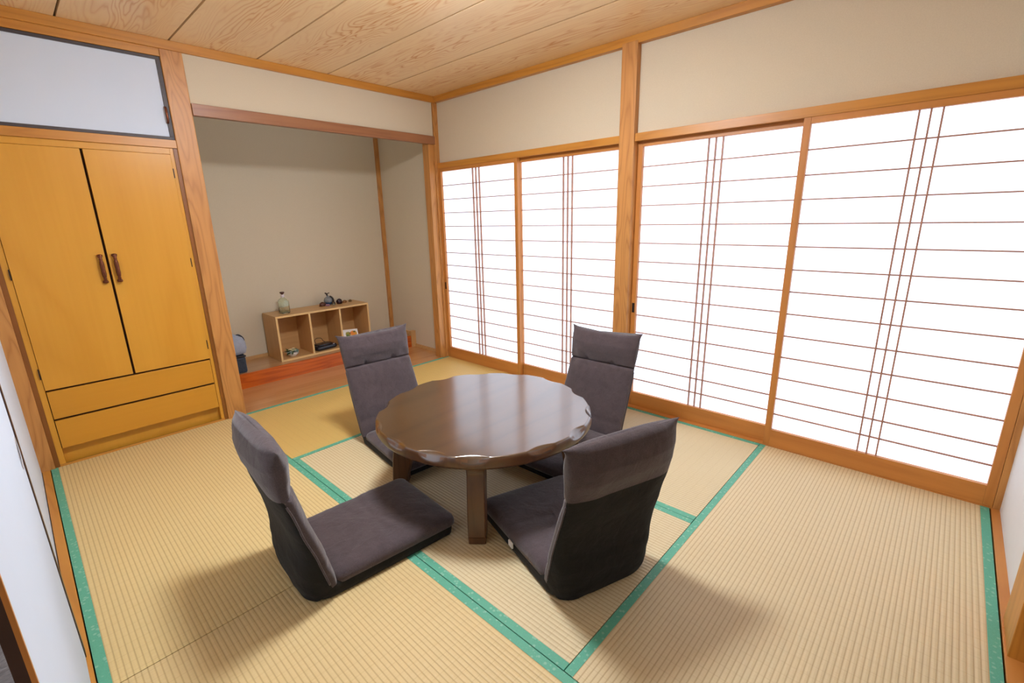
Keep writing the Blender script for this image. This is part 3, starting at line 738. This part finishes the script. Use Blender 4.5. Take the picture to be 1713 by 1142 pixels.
for nm, mat, cnt, a0, a1 in (('green_leaves', 'leaf_dark', 22, 110, 260), ('teal_leaves', 'leaf_teal', 14, -70, 60), ('pale_leaves', 'leaf_pale', 14, -150, -20)):
    bm = bmesh.new()
    for k in range(cnt):
        a = rad(random.uniform(a0, a1)); e = random.uniform(.5, 1.6)
        leaf(bm, (.018*math.cos(a), .018*math.sin(a), .034), (math.cos(a), math.sin(a), e), random.uniform(.04, .064), random.uniform(.007, .012), random.uniform(.3, .8))
    link(nm, bm, mat, r)
for k in range(7):
    a = rad(k*51); q = (.022*math.cos(a) if k else 0, .018*math.sin(a) - .006, .050 + .010*math.sin(k*2.1))
    bm = bmesh.new()
    for ly in range(2):
        for j in range(6):
            b = rad(j*60 + ly*30); leaf(bm, q, (math.cos(b), math.sin(b), .5+ly*.8), .016-.003*ly, .006, .2)
    link('flower', bm, 'petal', r)

# router in middle cube
r = thing('wifi_router', 'flat black electronic box with cables in the middle cube', 'router', (-.838, .725, ZI), rad(6))
bm = bmesh.new(); 
def rr_(hx, hy, z, p=.28, n=40): return [(hx*sg(math.cos(2*math.pi*i/n), p), hy*sg(math.sin(2*math.pi*i/n), p), z) for i in range(n)]
rings(bm, [rr_(.092, .068, .002), rr_(.098, .074, .006), rr_(.100, .076, .020), rr_(.096, .072, .034), rr_(.090, .066, .038)])
link('casing', bm, 'black_plastic', r, smooth=False, bevel=.001)
bm = bmesh.new(); rings(bm, [rr_(.070, .045, .0375), rr_(.066, .041, .044), rr_(.060, .036, .045)]); link('raised_lid', bm, 'black_plastic', r)
link('status_light', boxes((.058, .070, -.070, -.062, .036, .0405)), 'led', r)
bm = bmesh.new(); tube(bm, smoothpts([(-.02, .07, .02), (-.03, .085, .06), (-.01, .08, .082), (.03, .075, .075), (.05, .078, .045), (.075, .06, .03)], 6), .0025, 6)
tube(bm, smoothpts([(-.05, .07, .015), (-.06, .09, .05), (-.075, .10, .09), (-.098, .10, .12)], 6), .0022, 6)
link('cable', bm, 'cable', r, smooth=True)
link('plug', boxes((-.108, -.092, .088, .112, .115, .145)), 'cable', r, bevel=.002)

# postcard in right cube
r = thing('picture_card', 'white card with orange and green fruit picture in the right cube', 'picture card', (-.575, .690, ZI)); 
o = link('card', boxes((-.070, .074, -.0008, .0008, .0, .125)), 'picture', r); o.rotation_euler = (rad(-22), rad(4), rad(-4)); o.location = (0, 0, .006)
link('card_stand', boxes((-.012, .012, .016, .060, 0, .003), (-.012, .012, .014, .019, 0, .035)), 'shelf_z', r)

# bag and box behind the thick pillar
r = thing('storage_box', 'dark navy cloth box on the platform beside the pillar', 'box', (-1.645, .64, .1178))
link('box_body', boxes((-.115, .120, -.075, .12, 0, .125)), 'box_navy', r, bevel=.012)
link('lid_rim', boxes((-.118, .123, -.078, .123, .125, .137)), 'black_plastic', r, bevel=.004)
r = thing('cloth_bag', 'light grey cloth bag with dark zip standing on the navy box', 'bag', (-1.632, .66, .1178+.1372), rad(4))
bm = bmesh.new(); rs = []
for z, w, d in ((0, .105, .06), (.008, .128, .075), (.05, .138, .082), (.10, .136, .078), (.135, .128, .062), (.155, .118, .040), (.168, .10, .018)):
    rs.append([(w*sg(math.cos(2*math.pi*i/48), .3), d*sg(math.sin(2*math.pi*i/48), .4) , z - .03*max(0, math.cos(2*math.pi*i/48))*(z/.168)**2 + .003*noise.noise((i*.3, z*20, 0))) for i in range(48)])
rings(bm, rs); link('bag_body', bm, 'bag_grey', r, smooth=True)
bm = bmesh.new(); tube(bm, smoothpts([(-.10, -.012, .170), (-.03, -.016, .176), (.03, -.016, .168), (.075, -.014, .150), (.10, -.012, .142), (.126, -.005, .125)], 5), .0055, 8)
link('zip', bm, 'black_iron', r, smooth=True)
bm = bmesh.new(); tube(bm, smoothpts([(.08, -.02, .148), (.10, -.03, .152), (.125, -.03, .13), (.136, -.03, .10)], 5), .004, 8)
link('strap', bm, 'box_navy', r, smooth=True)
